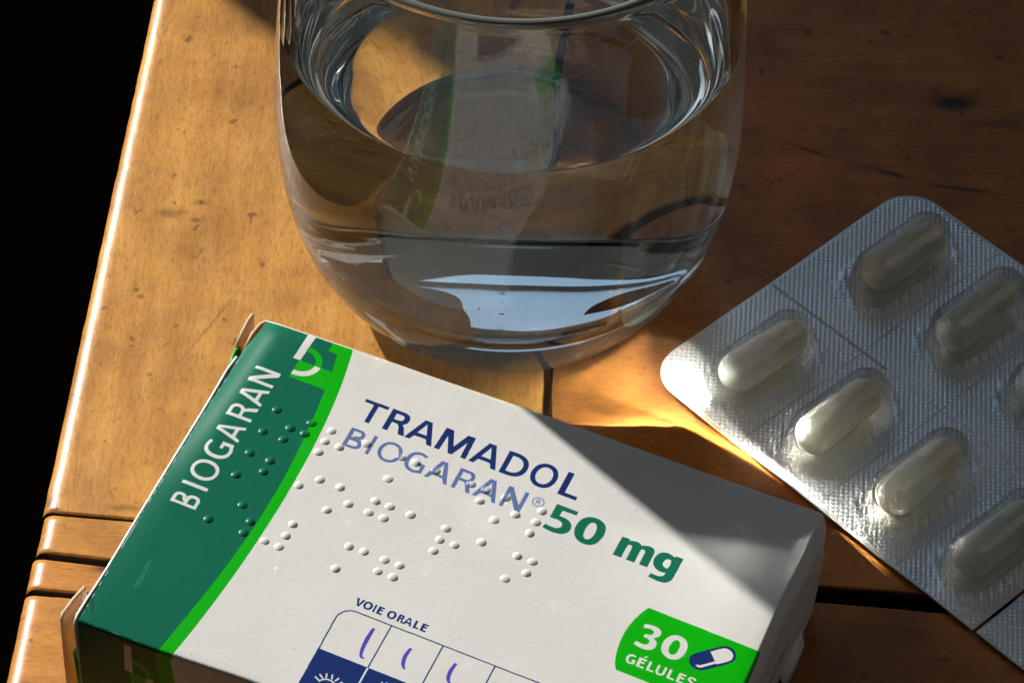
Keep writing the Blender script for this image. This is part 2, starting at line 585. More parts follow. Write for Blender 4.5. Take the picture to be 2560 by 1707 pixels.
# ------------------------------------------------------------------ medicine carton
RB = Matrix(((0.9323, 0.3548, 0.0702), (-0.3555, 0.9347, -0.0027), (-0.0666, -0.0225, 0.9975)))
RB = RB.to_quaternion().to_matrix()
TB = Vector((-39.09, 376.89, HT - 428.28))
LIFT = 29.0                                        # carton frame sits this far under the printed face
org = TB - RB @ Vector((0, 0, LIFT))
MB = RB.to_4x4()
MB.translation = org * MM
MBI = MB.inverted()
carton = empty('medicine_carton', 'green and white medicine carton with raised braille dots and a torn open left end', 'medicine carton', mw=MB)


def loc(u, v, w=0.0):                              # carton frame, w = 0 on the printed face
    return Vector((u * MM, v * MM, (w + LIFT) * MM))


def ground(u, v):                                  # point of the table straight under the face point
    p = MB @ loc(u, v)
    p.z = 0.3 * MM
    return MBI @ p


# --- printed artwork, drawn in millimetres of the face
PX = 20
U0, U1, V0, V1 = -12.0, 124.0, -88.0, 22.0
IW, IH = int((U1 - U0) * PX), int((V1 - V0) * PX)
art = np.empty((IH, IW, 3), np.float32)
WHITE, DGREEN, BGREEN, NAVY = (0.79, 0.785, 0.76), (0.000, 0.140, 0.080), (0.000, 0.47, 0.000), (0.006, 0.028, 0.160)
TGREEN, PEN, INK = (0.004, 0.165, 0.092), (0.09, 0.075, 0.50), (0.02, 0.02, 0.025)
art[:] = WHITE


def fill(col, *polys, alpha=None):
    """even-odd fill of one or more rings"""
    P = [np.array(p, float) for p in polys]
    allp = np.concatenate(P)
    x0 = max(int((allp[:, 0].min() - U0) * PX) - 1, 0)
    x1 = min(int((allp[:, 0].max() - U0) * PX) + 2, IW)
    y0 = max(int((allp[:, 1].min() - V0) * PX) - 1, 0)
    y1 = min(int((allp[:, 1].max() - V0) * PX) + 2, IH)
    if x1 <= x0 or y1 <= y0:
        return
    X = (np.arange(x0, x1) + 0.5) / PX + U0
    Y = (np.arange(y0, y1) + 0.5) / PX + V0
    inside = np.zeros((len(Y), len(X)), bool)
    for p in P:
        q = np.roll(p, -1, 0)
        for (ax, ay), (bx, by) in zip(p, q):
            if ay == by:
                continue
            rows = np.nonzero((ay > Y) != (by > Y))[0]
            if len(rows):
                xc = ax + (Y[rows] - ay) * (bx - ax) / (by - ay)
                inside[rows] ^= X[None, :] < xc[:, None]
    reg = art[y0:y1, x0:x1]
    if alpha == 'hatch':
        XX, YY = np.meshgrid(X, Y)
        st = ((XX + 0.25 * YY) % 0.26) < 0.19
        reg[inside & st] = col
        reg[inside & ~st] = (0.42, 0.46, 0.58)
    else:
        reg[inside] = col


def smooth_ring(p, k=2):
    p = np.array(p, float)
    for _ in range(k):
        q = np.roll(p, -1, 0)
        p = np.stack([0.75 * p + 0.25 * q, 0.25 * p + 0.75 * q], 1).reshape(-1, 2)
    return p


def arc(cx, cy, rx, ry, a0, a1, n=28, p=2.0):
    out = []
    for t in np.radians(np.linspace(a0, a1, n)):
        c, s = math.cos(t), math.sin(t)
        out.append((cx + rx * math.copysign(abs(c) ** (2 / p), c), cy + ry * math.copysign(abs(s) ** (2 / p), s)))
    return out


def stroke(col, pts, w, alpha=None, taper=False, closed=False):
    p = np.array(pts, float)
    n = len(p)
    for i in range(n if closed else n - 1):
        a, b = p[i], p[(i + 1) % n]
        d = b - a
        L = np.hypot(*d)
        if L < 1e-6:
            continue
        nrm = np.array([-d[1], d[0]]) / L
        wa = w * (0.35 + 0.65 * math.sin(math.pi * min(1, 0.2 + 0.8 * i / (n - 1)))) if taper else w
        wb = w * (0.35 + 0.65 * math.sin(math.pi * min(1, 0.2 + 0.8 * (i + 1) / (n - 1)))) if taper else w
        fill(col, [a + nrm * wa / 2, b + nrm * wb / 2, b - nrm * wb / 2, a - nrm * wa / 2], alpha=alpha)
        if closed or i < n - 2:
            fill(col, arc(b[0], b[1], wb / 2, wb / 2, 0, 360, 14), alpha=alpha)


# glyphs: rings in a unit cell, x in cap heights, y 0..1; s = stem weight
def glyph(ch, s):
    h = s * 0.86
    if ch == 'A':
        W = 1.0
        t = s * 1.06
        return W, [[(0.37, 1), (0.63, 1), (W, 0), (W - t, 0), (0.715, 0.215), (0.285, 0.215), (t, 0), (0, 0)],
                   [(0.5, 0.86), (0.675, 0.215 + h), (0.325, 0.215 + h)]]
    if ch == 'B':
        W = 0.66
        o = [(0, 1)] + arc(0.34, 0.755, 0.27, 0.245, 90, -80, 14, 2.3) + arc(0.36, 0.275, 0.30, 0.275, 80, -90, 16, 2.3) + [(0, 0)]
        a = [(s, 1 - h)] + arc(0.33, 0.76, 0.28 - s, 0.24 - h, 90, -90, 14, 2.3) + [(s, 0.52)]
        b_ = [(s, 0.52 - h)] + arc(0.34, 0.26, 0.32 - s, 0.26 - h, 90, -90, 14, 2.3) + [(s, h)]
        return W, [o, a, b_]
    if ch == 'D':
        W = 0.84
        return W, [[(0, 1)] + arc(0.28, 0.5, 0.56, 0.5, 90, -90, 30, 2.25) + [(0, 0)],
                   [(s, 1 - h)] + arc(0.28, 0.5, 0.56 - s * 1.03, 0.5 - h, 90, -90, 30, 2.25) + [(s, h)]]
    if ch in 'EÉ':
        W = 0.56
        r = [[(0, 0), (W, 0), (W, h), (s, h), (s, 0.47), (W - 0.06, 0.47), (W - 0.06, 0.47 + h), (s, 0.47 + h), (s, 1 - h), (W - 0.01, 1 - h), (W - 0.01, 1), (0, 1)]]
        if ch == 'É':
            r.append([(0.22, 1.1), (0.36, 1.1), (0.56, 1.32), (0.34, 1.32)])
        return W, r
    if ch == 'G':
        W = 0.82
        o = arc(0.46, 0.5, 0.46, 0.515, 52, 305, 40, 2.2)
        i_ = arc(0.47, 0.5, 0.46 - s, 0.515 - h, 305, 56, 40, 2.2)
        bar = [(W, 0.06), (W, 0.5), (0.5, 0.5), (0.5, 0.5 - h), (W - s, 0.5 - h), (W - s, 0.11), (0.70, 0.085)]
        return W, [o[:-1] + [(0.72, 0.03), (W, 0.06), (W, 0.5), (0.5, 0.5), (0.5, 0.5 - h), (W - s, 0.5 - h), (W - s, 0.115)] + i_]
    if ch == 'I':
        return s, [[(0, 0), (s, 0), (s, 1), (0, 1)]]
    if ch == 'L':
        W = 0.56
        return W, [[(0, 0), (W, 0), (W, h), (s, h), (s, 1), (0, 1)]]
    if ch == 'M':
        W = 1.08
        return W, [[(0.04, 1), (0.30, 1), (0.545, 0.33), (0.79, 1), (1.05, 1), (W, 0), (W - s, 0), (0.885, 0.70), (0.615, 0.0), (0.475, 0.0), (0.215, 0.70), (s, 0), (0, 0)]]
    if ch == 'N':
        W = 0.80
        return W, [[(0, 0), (0, 1), (s * 1.25, 1), (W - s, 0.30), (W - s, 1), (W, 1), (W, 0), (W - s * 1.25, 0), (s, 0.72), (s, 0)]]
    if ch == 'O':
        W = 0.93
        return W, [arc(W / 2, 0.5, W / 2, 0.515, 0, 360, 48, 2.12)[:-1], arc(W / 2, 0.5, W / 2 - s, 0.515 - h, 0, 360, 48, 2.12)[:-1]]
    if ch == 'R':
        W = 0.74
        return W, [[(0, 0), (0, 1)] + arc(0.36, 0.715, 0.29, 0.285, 90, -60, 16, 2.3) + [(0.60, 0.36), (W, 0), (W - s * 1.18, 0), (0.44, 0.32), (0.36, 0.43), (s, 0.43), (s, 0)],
                   [(s, 1 - h)] + arc(0.34, 0.715, 0.31 - s, 0.285 - h, 90, -90, 14, 2.3) + [(s, 0.43 + h)]]
    if ch == 'S':
        W = 0.56
        c = arc(0.30, 0.735, 0.23, 0.22, 25, 215, 14) + arc(0.27, 0.265, 0.24, 0.22, 35, -150, 16)
        return W, [('stroke', c)]
    if ch == 'T':
        W = 0.84
        return W, [[(0, 1), (W, 1), (W, 1 - h * 0.95), (W / 2 + s / 2, 1 - h * 0.95), (W / 2 + s / 2, 0), (W / 2 - s / 2, 0), (W / 2 - s / 2, 1 - h * 0.95), (0, 1 - h * 0.95)]]
    if ch == 'U':
        W = 0.78
        return W, [[(0, 1), (s, 1)] + arc(W / 2, 0.38, W / 2 - s, 0.38 - h, 180, 360, 20, 2.3) + [(W - s, 1), (W, 1)] + arc(W / 2, 0.38, W / 2, 0.39, 360, 180, 24, 2.3)]
    if ch == 'V':
        W = 0.92
        return W, [[(0, 1), (s * 1.1, 1), (0.46, 0.24), (W - s * 1.1, 1), (W, 1), (0.55, 0), (0.37, 0)]]


def put(col, ch, x0, x1, y0, y1, s, alpha=None, xf=lambda x, y: (x, y)):
    """draw a capital so that it fills x0..x1, y0..y1 (mm); s is the stem weight in mm"""
    hh = y1 - y0
    W, rings = glyph(ch, s / hh)
    k = (x1 - x0) / W
    if rings and isinstance(rings[0], tuple):
        p = [xf(x0 + (x if False else x) * k, y0 + y * hh) for x, y in rings[0][1]]
        stroke(col, p, s, alpha)
        return
    ext = [r for r in rings]
    fill(col, *[[xf(x0 + x * k, y0 + y * hh) for x, y in r] for r in ext], alpha=alpha)


def bandline(pts, n=120):
    p = np.array(sorted(pts, key=lambda q: q[1]))
    ys = np.linspace(p[0, 1], p[-1, 1], n)
    co = np.polyfit(p[:, 1], p[:, 0], 4)
    return [(float(np.polyval(co, y)), float(y)) for y in ys]


edge_w = bandline([(7.95, 17.2), (9.75, 8.0), (10.65, -3.26), (11.15, -14), (11.18, -25.09), (10.3, -37.63), (9.1, -50.13), (8.9, -51.5)])
edge_d = bandline([(6.1, 17.2), (7.45, 7.3), (8.83, -3.15), (9.35, -12), (9.41, -17.29), (9.25, -26), (8.71, -34.43), (6.88, -50.33), (6.7, -51.5)])
fill(BGREEN, [(-12, -51.5)] + edge_w + [(7.7, 22), (-12, 22)])
fill(DGREEN, [(-12, -51.5)] + edge_d + [(6, 22), (-12, 22)])
# left margin of the face stays dark green over the fold; emblem
ey = lambda v: float(np.interp(v, [q[1] for q in edge_w], [q[0] for q in edge_w]))
fill(BGREEN, [(1.22, 7.3), (ey(7.3) - 0.5, 7.3), (ey(11.3) - 0.4, 11.3), (1.22, 11.25)])
fill(BGREEN, [(4.55, 15.1), (6.15, 15.1), (6.95, 11.2), (ey(11.2) - 0.4, 11.2), (ey(17) - 0.3, 17.2), (7.2, 21), (4.4, 21)])
fill(BGREEN, arc(1.6, 11.25, 3.38, 3.25, 0, 90) + arc(1.6, 11.25, 2.28, 2.2, 90, 0))
fill(WHITE, arc(1.6, 11.2, 3.4, 3.2, 0, -97) + arc(1.6, 11.2, 2.32, 2.2, -99, 0))
fill(WHITE, [(0.12, 11.2), (1.38, 11.24), (1.68, 21), (0.2, 21)])

# wordmark running up the green side
vx = lambda x, y: (-0.08 - y, x)
for ch, a, b_, in (('B', -24.25, -21.75), ('I', -20.2, -19.52), ('O', -18.45, -14.2), ('G', -13.45, -9.75), ('A', -9.05, -5.6), ('R', -4.35, -1.15), ('A', -0.7, 3.05), ('N', 3.68, 7.15)):
    put(WHITE, ch, a, b_, 0, 4.36, 0.66, xf=vx)

# first line, second line (screened tint), registered mark
l1 = lambda x, y: (x, 4.07 + 0.009 * (x - 14) + y * (4.55 + 0.013 * (x - 14)))
for ch, a, b_ in (('T', 14.2, 18.2), ('R', 18.85, 22.63), ('A', 22.7, 27.34), ('M', 27.8, 33.17), ('A', 33.67, 38.29), ('D', 38.86, 42.78), ('O', 43.5, 47.75), ('L', 48.82, 51.95)):
    put(NAVY, ch, a, b_, 0, 1, 0.175, xf=l1)
# stems above are given in cap heights: 0.175 cap = 0.85 mm
l2 = lambda x, y: (x, -1.88 - 0.003 * (x - 14.6) + y * (4.05 + 0.0125 * (x - 14.6)))
TINT = (0.055, 0.11, 0.36)
for ch, a, b_ in (('B', 14.6, 17.45), ('I', 18.48, 19.1), ('O', 20.1, 23.95), ('G', 24.75, 28.12), ('A', 28.64, 32.6), ('R', 33.3, 36.5), ('A', 36.87, 40.86), ('N', 41.48, 44.95)):
    put(TINT, ch, a, b_, 0, 1, 0.145, alpha='hatch', xf=l2)
fill(TINT, arc(46.83, 1.43, 0.98, 0.98, 0, 360, 40), arc(46.83, 1.43, 0.84, 0.84, 0, 360, 40))
put(TINT, 'R', 46.5, 47.2, 0.95, 1.95, 0.14)

ART = {
'five': [(49.6,2.47),(53.18,2.44),(53.18,1.66),(50.88,1.6),(50.86,0.36),(51.79,0.37),(52.72,0.07),(53.26,-0.57),(53.43,-1.41),(53.23,-2.2),(52.61,-2.82),(51.79,-3.08),(50.68,-3.19),(49.27,-2.91),(49.42,-2.07),(50.42,-2.25),(51.31,-2.18),(51.77,-1.87),(51.95,-1.32),(51.84,-0.91),(51.39,-0.52),(50.73,-0.45),(49.57,-0.53)],
'zero': [(54.06,-1.55),(53.84,-0.43),(54.01,0.88),(54.54,1.89),(55.26,2.41),(56.22,2.62),(57.22,2.44),(58.03,1.85),(58.38,1.1),(58.54,-0.04),(58.34,-1.29),(57.95,-2.33),(57.26,-2.92),(56.32,-3.15),(55.32,-2.97),(54.56,-2.44)],
'zero_i': [(55.66,-1.8),(55.48,-1.06),(55.44,-0.08),(55.57,0.9),(55.91,1.49),(56.4,1.56),(56.82,1.24),(57.08,0.44),(57.12,-0.53),(56.99,-1.36),(56.64,-1.95),(56.2,-2.14)],
'm': [(61.19,1.0),(62.44,1.05),(62.48,0.66),(62.89,0.94),(63.64,1.09),(64.19,0.99),(64.56,0.64),(65.08,0.95),(65.81,1.13),(66.44,0.99),(66.78,0.55),(66.86,-0.09),(66.84,-2.96),(65.49,-2.95),(65.54,-0.54),(65.44,-0.05),(65.18,0.08),(64.9,0.06),(64.69,-0.13),(64.7,-2.98),(63.32,-2.98),(63.36,-0.57),(63.29,-0.15),(63.02,0.02),(62.68,-0.02),(62.52,-0.19),(62.49,-2.99),(61.12,-3.0)],
'g': [(70.08,1.12),(71.34,1.14),(71.25,-3.17),(71.06,-3.87),(70.59,-4.44),(69.9,-4.72),(68.88,-4.74),(67.62,-4.55),(67.75,-3.76),(68.63,-3.81),(69.28,-3.71),(69.64,-3.46),(69.8,-3.12),(69.83,-2.61),(69.29,-2.85),(68.58,-2.78),(67.88,-2.46),(67.4,-1.87),(67.2,-1.14),(67.25,-0.2),(67.62,0.62),(68.26,1.07),(68.91,1.17),(69.54,1.03),(70.03,0.79)],
'g_i': [(69.86,0.03),(69.91,-1.77),(69.35,-1.79),(68.89,-1.49),(68.75,-1.19),(68.77,-0.57),(68.95,-0.13),(69.31,0.11)],
'three': [(70.42,-13.42),(71.12,-13.18),(72.1,-13.07),(72.84,-13.24),(73.34,-13.65),(73.46,-14.26),(73.24,-14.87),(72.66,-15.43),(73.19,-15.63),(73.52,-16.12),(73.59,-16.82),(73.32,-17.43),(72.8,-17.83),(72.08,-18.01),(71.15,-17.95),(70.25,-17.71),(70.43,-17.01),(71.27,-17.1),(71.93,-17.06),(72.28,-16.78),(72.37,-16.33),(72.2,-15.98),(71.78,-15.79),(71.12,-15.82),(71.19,-15.14),(71.84,-15.06),(72.22,-14.87),(72.37,-14.43),(72.2,-14.08),(71.8,-13.91),(71.19,-13.96),(70.55,-14.14)],
'zero2': [(74.37,-16.65),(74.18,-15.72),(74.31,-14.71),(74.74,-13.76),(75.35,-13.28),(76.18,-13.09),(77.11,-13.31),(77.81,-14.06),(78.07,-15.1),(77.96,-16.31),(77.55,-17.31),(76.96,-17.82),(76.11,-17.96),(75.22,-17.68),(74.63,-17.17)],
'zero2_i': [(75.55,-16.49),(75.37,-15.71),(75.49,-14.85),(75.76,-14.23),(76.21,-14.05),(76.63,-14.35),(76.84,-14.9),(76.88,-15.83),(76.73,-16.63),(76.33,-17.05),(75.86,-17.0)],
'cap': [(78.99,-16.96),(78.91,-16.13),(79.21,-15.28),(82.67,-12.0),(83.34,-11.67),(84.14,-11.71),(84.8,-12.11),(85.19,-12.79),(85.29,-13.61),(85.01,-14.38),(81.71,-17.6),(81.05,-17.93),(80.26,-17.92),(79.53,-17.63)],
'cap_w': [(81.37,-13.82),(82.89,-12.3),(83.5,-12.1),(84.25,-12.31),(84.79,-12.85),(84.89,-13.59),(84.62,-14.24),(83.07,-15.66),(82.87,-15.59),(81.24,-17.26),(80.82,-17.47),(80.2,-17.33),(80.46,-16.96),(80.76,-17.02),(82.62,-15.23)],
}
MARKS = [[(33.9,-32.89),(33.84,-33.42),(33.75,-34.98),(33.83,-36.69),(34.0,-37.73),(34.35,-38.3),(34.81,-38.58)],[(40.41,-33.72),(40.23,-35.01),(40.28,-36.23),(40.51,-36.99),(40.86,-37.43),(41.11,-37.68)],[(47.6,-33.27),(47.41,-34.44),(47.45,-35.66),(47.64,-36.43),(47.97,-36.89),(48.43,-37.03)]]
RAYS = [[(29.64,-44.91),(30.34,-45.25)],[(30.09,-44.2),(30.78,-44.68)],[(30.99,-43.6),(31.23,-44.38)],[(31.82,-43.38),(32.08,-44.2)],[(33.0,-43.58),(32.7,-44.29)],[(33.74,-44.01),(33.48,-44.47)],[(38.96,-41.42),(39.5,-41.9)],[(39.68,-41.13),(39.9,-41.8)],[(40.72,-40.85),(40.59,-41.6)]]


def ring(name):
    p = ART[name]
    return p if name in ('five', 'm', 'g', 'three', 'cap_w') else smooth_ring(p)


def crisp(p):                                       # round gentle bends, keep corners
    p = np.array(p, float)
    n = len(p)
    out = []
    for i in range(n):
        a, b, c = p[i - 1], p[i], p[(i + 1) % n]
        d1, d2 = b - a, c - b
        ang = abs(math.atan2(d1[0] * d2[1] - d1[1] * d2[0], d1 @ d2))
        if ang > 0.85:
            out.append(b)
        else:
            out += [b * 0.75 + a * 0.25, b * 0.75 + c * 0.25]
    return out


fill(TGREEN, crisp(crisp(ART['five'])))
fill(TGREEN, ring('zero'), ring('zero_i'))
fill(TGREEN, crisp(crisp(ART['m'])))
fill(TGREEN, crisp(crisp(ART['g'])), ring('g_i'))
# count panel: runs over the right fold
fill(BGREEN, smooth_ring([(69.87, -10.25), (69.87, -10.25), (68.95, -12.4), (68.3, -15.5), (68.3, -19.0), (68.95, -22.2), (69.65, -23.5), (69.65, -23.5), (88.9, -23.6), (88.9, -23.6), (88.9, -10.4), (88.9, -10.4)], 1))
fill(WHITE, crisp(crisp(ART['three'])))
fill(WHITE, ring('zero2'), ring('zero2_i'))
fill(NAVY, ring('cap'))
fill(WHITE, crisp(ART['cap_w']))
for ch, a, b_ in (('G', 70.22, 71.75), ('É', 72.07, 73.3), ('L', 73.68, 74.88), ('U', 75.1, 76.6), ('L', 77.0, 78.22), ('E', 78.55, 79.74)):
    put(WHITE, ch, a, b_, -21.5, -19.65, 0.40)
stroke(WHITE, arc(80.75, -20.12, 0.5, 0.36, 20, 215, 12) + arc(80.72, -21.02, 0.55, 0.38, 40, -150, 12), 0.38)
# dosing grid
for ch, a, b_ in (('V', 29.25, 30.62), ('O', 30.62, 32.05), ('I', 32.3, 32.62), ('E', 32.95, 33.85), ('O', 34.55, 35.98), ('R', 36.3, 37.35), ('A', 37.35, 38.7), ('L', 38.98, 39.85), ('E', 40.15, 41.1)):
    put(NAVY, ch, a, b_, -30.0, -28.48, 0.36)
top = [(28.05, -47.5), (28.0, -39.9), (27.9, -33.6)] + arc(30.3, -33.5, 2.4, 2.4, 180, 90, 12) + [(66.0, -31.0)]
fill(NAVY, [(28.05, -39.9), (66, -39.9), (66, -47.5), (28.05, -47.5)])
stroke(NAVY, top, 0.20)
for i, x in enumerate((36.05, 44.55, 53.05, 61.55)):
    stroke(NAVY, [(x, -31.05), (x, -39.9)], 0.18)
    stroke(WHITE, [(x, -39.95), (x, -47.6)], 0.34)
for r in RAYS:
    stroke(WHITE, r + [r[-1]], 0.26)
stroke(WHITE, arc(31.9, -46.2, 1.55, 1.65, 155, 20, 14), 0.26)
for r in MARKS:
    q = np.array(r)
    t = np.linspace(0, 1, len(q))
    tt = np.linspace(0, 1, 18)
    stroke(PEN, np.c_[np.polyval(np.polyfit(t, q[:, 0], 3), tt), np.polyval(np.polyfit(t, q[:, 1], 3), tt)], 0.62, taper=True)
# front face (unfolded below the fold): same livery
FR = lambda x, y: (x, -51.2 - y)
fill(BGREEN, [FR(-12, 0), FR(8.8, 0), FR(8.7, 1.5), FR(9.2, 5), FR(10.6, 12), FR(11.5, 30), FR(-12, 30)])
fill(DGREEN, [FR(-12, 0), FR(6.2, 0), FR(6.4, 3.2), FR(6.9, 7.0), FR(1.9, 7.0), FR(1.9, 11), FR(8.3, 12.5), FR(9.4, 30), FR(-12, 30)])
fill(BGREEN, [FR(*p) for p in arc(2.4, 7.1, 3.4, 3.3, 0, -90) + arc(2.4, 7.1, 2.3, 2.2, -90, 0)])
fill(WHITE, [FR(*p) for p in arc(2.4, 7.1, 3.4, 3.3, 0, 95) + arc(2.4, 7.1, 2.3, 2.2, 95, 0)])
fill(WHITE, [FR(1.1, 1.0), FR(2.35, 1.0), FR(2.4, 7.0), FR(1.1, 7.0)])
for ch, a, b_ in (('T', 14.2, 18.2), ('R', 18.85, 22.63), ('A', 22.7, 27.34), ('M', 27.8, 33.17), ('A', 33.67, 38.29), ('D', 38.86, 42.78), ('O', 43.5, 47.75), ('L', 48.82, 51.95)):
    put(NAVY, ch, a, b_, 0, 1, 0.175, xf=lambda x, y: (x + 0.8, -51.2 - 8.3 + 4.6 * y))
# stamped code on the right end (unfolded to the right of the face)
SEGS = {'0': 'abcdef', '2': 'abged', '3': 'abgcd', '4': 'fgbc', '5': 'afgcd', '6': 'afgedc', '8': 'abcdefg', '9': 'abcdfg'}
for text, v0, x0 in (('3400935268662', -28.5, 102.5), ('04', -12.2, 107.0)):
    for k_, ch in enumerate(text):
        K7 = {'a': ((0, 2.2), (1.5, 2.2)), 'b': ((1.5, 2.2), (1.5, 1.1)), 'c': ((1.5, 1.1), (1.5, 0)), 'd': ((0, 0), (1.5, 0)), 'e': ((0, 0), (0, 1.1)), 'f': ((0, 1.1), (0, 2.2)), 'g': ((0, 1.1), (1.5, 1.1))}
        for s_ in SEGS[ch]:
            p, q = K7[s_]
            stroke(INK, [(x0 - p[1], v0 + 2.45 * k_ + p[0]), (x0 - (p[1] + q[1]) / 2, v0 + 2.45 * k_ + (p[0] + q[0]) / 2), (x0 - q[1], v0 + 2.45 * k_ + q[0])], 0.3)
# scuffs and specks on the printed varnish
for _ in range(70):
    x, y = rng.uniform(-6, 88), rng.uniform(-50, 16)
    s = rng.uniform(0.04, 0.11)
    d = (rng.uniform(0.25, 0.6),) * 3 if x < 9 else (0.45, 0.36, 0.25)
    if x < 8:
        d = (0.10, 0.36, 0.28)
    fill(d, arc(x, y, s, s, 0, 360, 8))
for _ in range(26):
    x, y = rng.normal(-1.6, 0.25), rng.uniform(-42.5, -37.5)
    stroke((0.06, 0.26, 0.18), [(x, y), (x + 0.05, y + rng.uniform(0.3, 1.3)), (x + 0.08, y + 1.4)], 0.05)

# face outline (mm): left, right, back, front edges of the top panel
def left_u(v):
    return float(np.interp(v, [-50.9, -36, -18, -2.4, 10.7, 16.4], [-6.39, -6.95, -7.6, -8.3, -8.55, -7.9]))


def right_u(v):
    return float(np.interp(v, [-50, -17.6, -2, 19.5], [87.3, 87.8, 87.4, 87.8]))


def back_v(u):
    return float(np.interp(u, [-8, -4.7, 8.3, 22.4, 38.7, 57.5, 71.2, 88], [16.35, 16.62, 17.2, 17.6, 18.25, 18.66, 18.97, 19.55]))


def front_v(u):
    return float(np.interp(u, [-6.4, 6.8, 20.1, 88], [-50.9, -50.5, -49.5, -47.5]))


def roll(u, v):                                    # sagging towards the open left end
    d = max(0.0, -3.2 - u)
    k = float(np.interp(v, [-45, -24, -8, 6, 18], [0.006, 0.024, 0.075, 0.10, 0.11]))
    e = max(0.0, v - 13.9) * max(0.0, min(1.0, (3.5 - u) / 7))
    return max(-2.6, -k * d * d - 0.075 * e * e)


# rubbed folds
for _ in range(46):
    v = rng.uniform(-50.5, 12)
    l_ = rng.uniform(0.2, 1.3)
    stroke((0.50, 0.60, 0.54), [(left_u(v) + 0.05, v), (left_u(v + l_ / 2) + rng.uniform(0.05, 0.16), v + l_ / 2), (left_u(v + l_) + 0.05, v + l_)], rng.uniform(0.05, 0.14))
for _ in range(40):
    u = rng.uniform(-6, 86)
    l_ = rng.uniform(0.2, 1.6)
    stroke((0.62, 0.64, 0.60) if u > 9.5 else (0.16, 0.36, 0.28), [(u, front_v(u) - 0.2), (u + l_ / 2, front_v(u) - 0.25), (u + l_, front_v(u) - 0.2)], rng.uniform(0.05, 0.12))
stroke((0.0, 0.045, 0.028), [(-6.35, -46.6), (-5.9, -47.4), (-5.5, -48.0), (-5.3, -49.2)], 0.16)

# raw board shows along the back fold
ub = np.linspace(-9.5, 46, 60)
fill((0.78, 0.72, 0.58), [(u, back_v(u) - 0.85 * roll(u, back_v(u)) - 0.02) for u in ub] + [(46, 22), (-9.5, 22)])

enc = np.where(art <= 0.0031308, art * 12.92, 1.055 * np.power(np.maximum(art, 1e-6), 1 / 2.4) - 0.055)
img = bpy.data.images.new('carton_artwork', IW, IH)
img.colorspace_settings.name = 'sRGB'
buf = np.ones((IH, IW, 4), np.float32)
buf[..., :3] = enc
img.pixels.foreach_set(buf.ravel())
img.update()
img.pack()
del buf, enc


def card_mat(name, by_object):
    m, nt, b, out = new_mat(name)
    tx = node(nt, 'ShaderNodeTexImage', interpolation='Cubic', extension='EXTEND')
    tx.image = img
    if by_object:
        tc = node(nt, 'ShaderNodeTexCoord')
        tc.object = carton
        mp = node(nt, 'ShaderNodeMapping')
        mp.inputs['Scale'].default_value = (1 / MM / (U1 - U0), 1 / MM / (V1 - V0), 1)
        mp.inputs['Location'].default_value = (-U0 / (U1 - U0), -V0 / (V1 - V0), 0)
        nt.links.new(tc.outputs['Object'], mp.inputs[0])
        nt.links.new(mp.outputs[0], tx.inputs[0])
    else:
        uvn = node(nt, 'ShaderNodeUVMap')
        nt.links.new(uvn.outputs[0], tx.inputs[0])
    g = noise(nt, mapped(nt, (900, 900, 900)), 1.0, 2)
    mot = ramp(nt, noise(nt, mapped(nt, (90, 90, 90)), 1.0, 3), [(0.3, (0.955, 0.95, 0.94)), (0.7, (1, 1, 1))]).outputs[0]
    nt.links.new(mixc(nt, 1.0, tx.outputs[0], mot, 'MULTIPLY'), b.inputs['Base Color'])
    b.inputs['Roughness'].default_value = 0.5
    b.inputs['Specular IOR Level'].default_value = 0.08
    b.inputs['Coat Weight'].default_value = 0.40
    b.inputs['Coat Roughness'].default_value = 0.32
    bump(nt, b, g, 0.12, 0.00025)
    return m


print_top = card_mat('printed_card', True)
print_side = card_mat('printed_card_folded', False)
cream, nt, b = plain('raw_board', (0.74, 0.66, 0.48), 0.8)
nt.links.new(ramp(nt, noise(nt, mapped(nt, (500, 500, 500)), 1.0, 3), [(0.3, (0.66, 0.57, 0.40)), (0.7, (0.80, 0.72, 0.55))]).outputs[0], b.inputs['Base Color'])
tl = node(nt, 'ShaderNodeBsdfTranslucent')
tl.inputs[0].default_value = (0.85, 0.50, 0.22, 1)
mxs = node(nt, 'ShaderNodeMixShader')
mxs.inputs[0].default_value = 0.33
nt.links.new(b.outputs[0], mxs.inputs[1])
nt.links.new(tl.outputs[0], mxs.inputs[2])
nt.links.new(mxs.outputs[0], nt.nodes['Material Output'].inputs[0])
white_card, nt, b = plain('white_card', (0.79, 0.78, 0.74), 0.5)
bump(nt, b, noise(nt, mapped(nt, (900, 900, 900)), 1.0, 2), 0.12, 0.00025)
green_card, nt, b = plain('green_card', (0.006, 0.47, 0.02), 0.4)
bump(nt, b, noise(nt, mapped(nt, (900, 900, 900)), 1.0, 2), 0.12, 0.00025)

def face(u, v, w=0.0):                             # point of the top face (or w above it)
    h = roll(u, v)
    return loc(u, v - 0.85 * h, h + w)


NU, NV = 70, 54
verts, faces = [], []
us = np.r_[np.linspace(0, 0.1, 22)[:-1], np.linspace(0.1, 1, NU - 21)]
vs = np.r_[np.linspace(0, 0.9, NV - 10), np.linspace(0.9, 1, 11)[1:]]
for t in vs:
    for s in us:
        vm = -50 + 68 * t
        ul, ur = left_u(vm), right_u(vm)
        u = ul + (ur - ul) * s
        vv = front_v(u) + (back_v(u) - front_v(u)) * t
        verts.append(face(u, vv))
idx = lambda i, j: j * len(us) + i
for j in range(len(vs) - 1):
    for i in range(len(us) - 1):
        faces.append((idx(i, j), idx(i + 1, j), idx(i + 1, j + 1), idx(i, j + 1)))
# folded-over lips along front, right and back
RF = 0.55


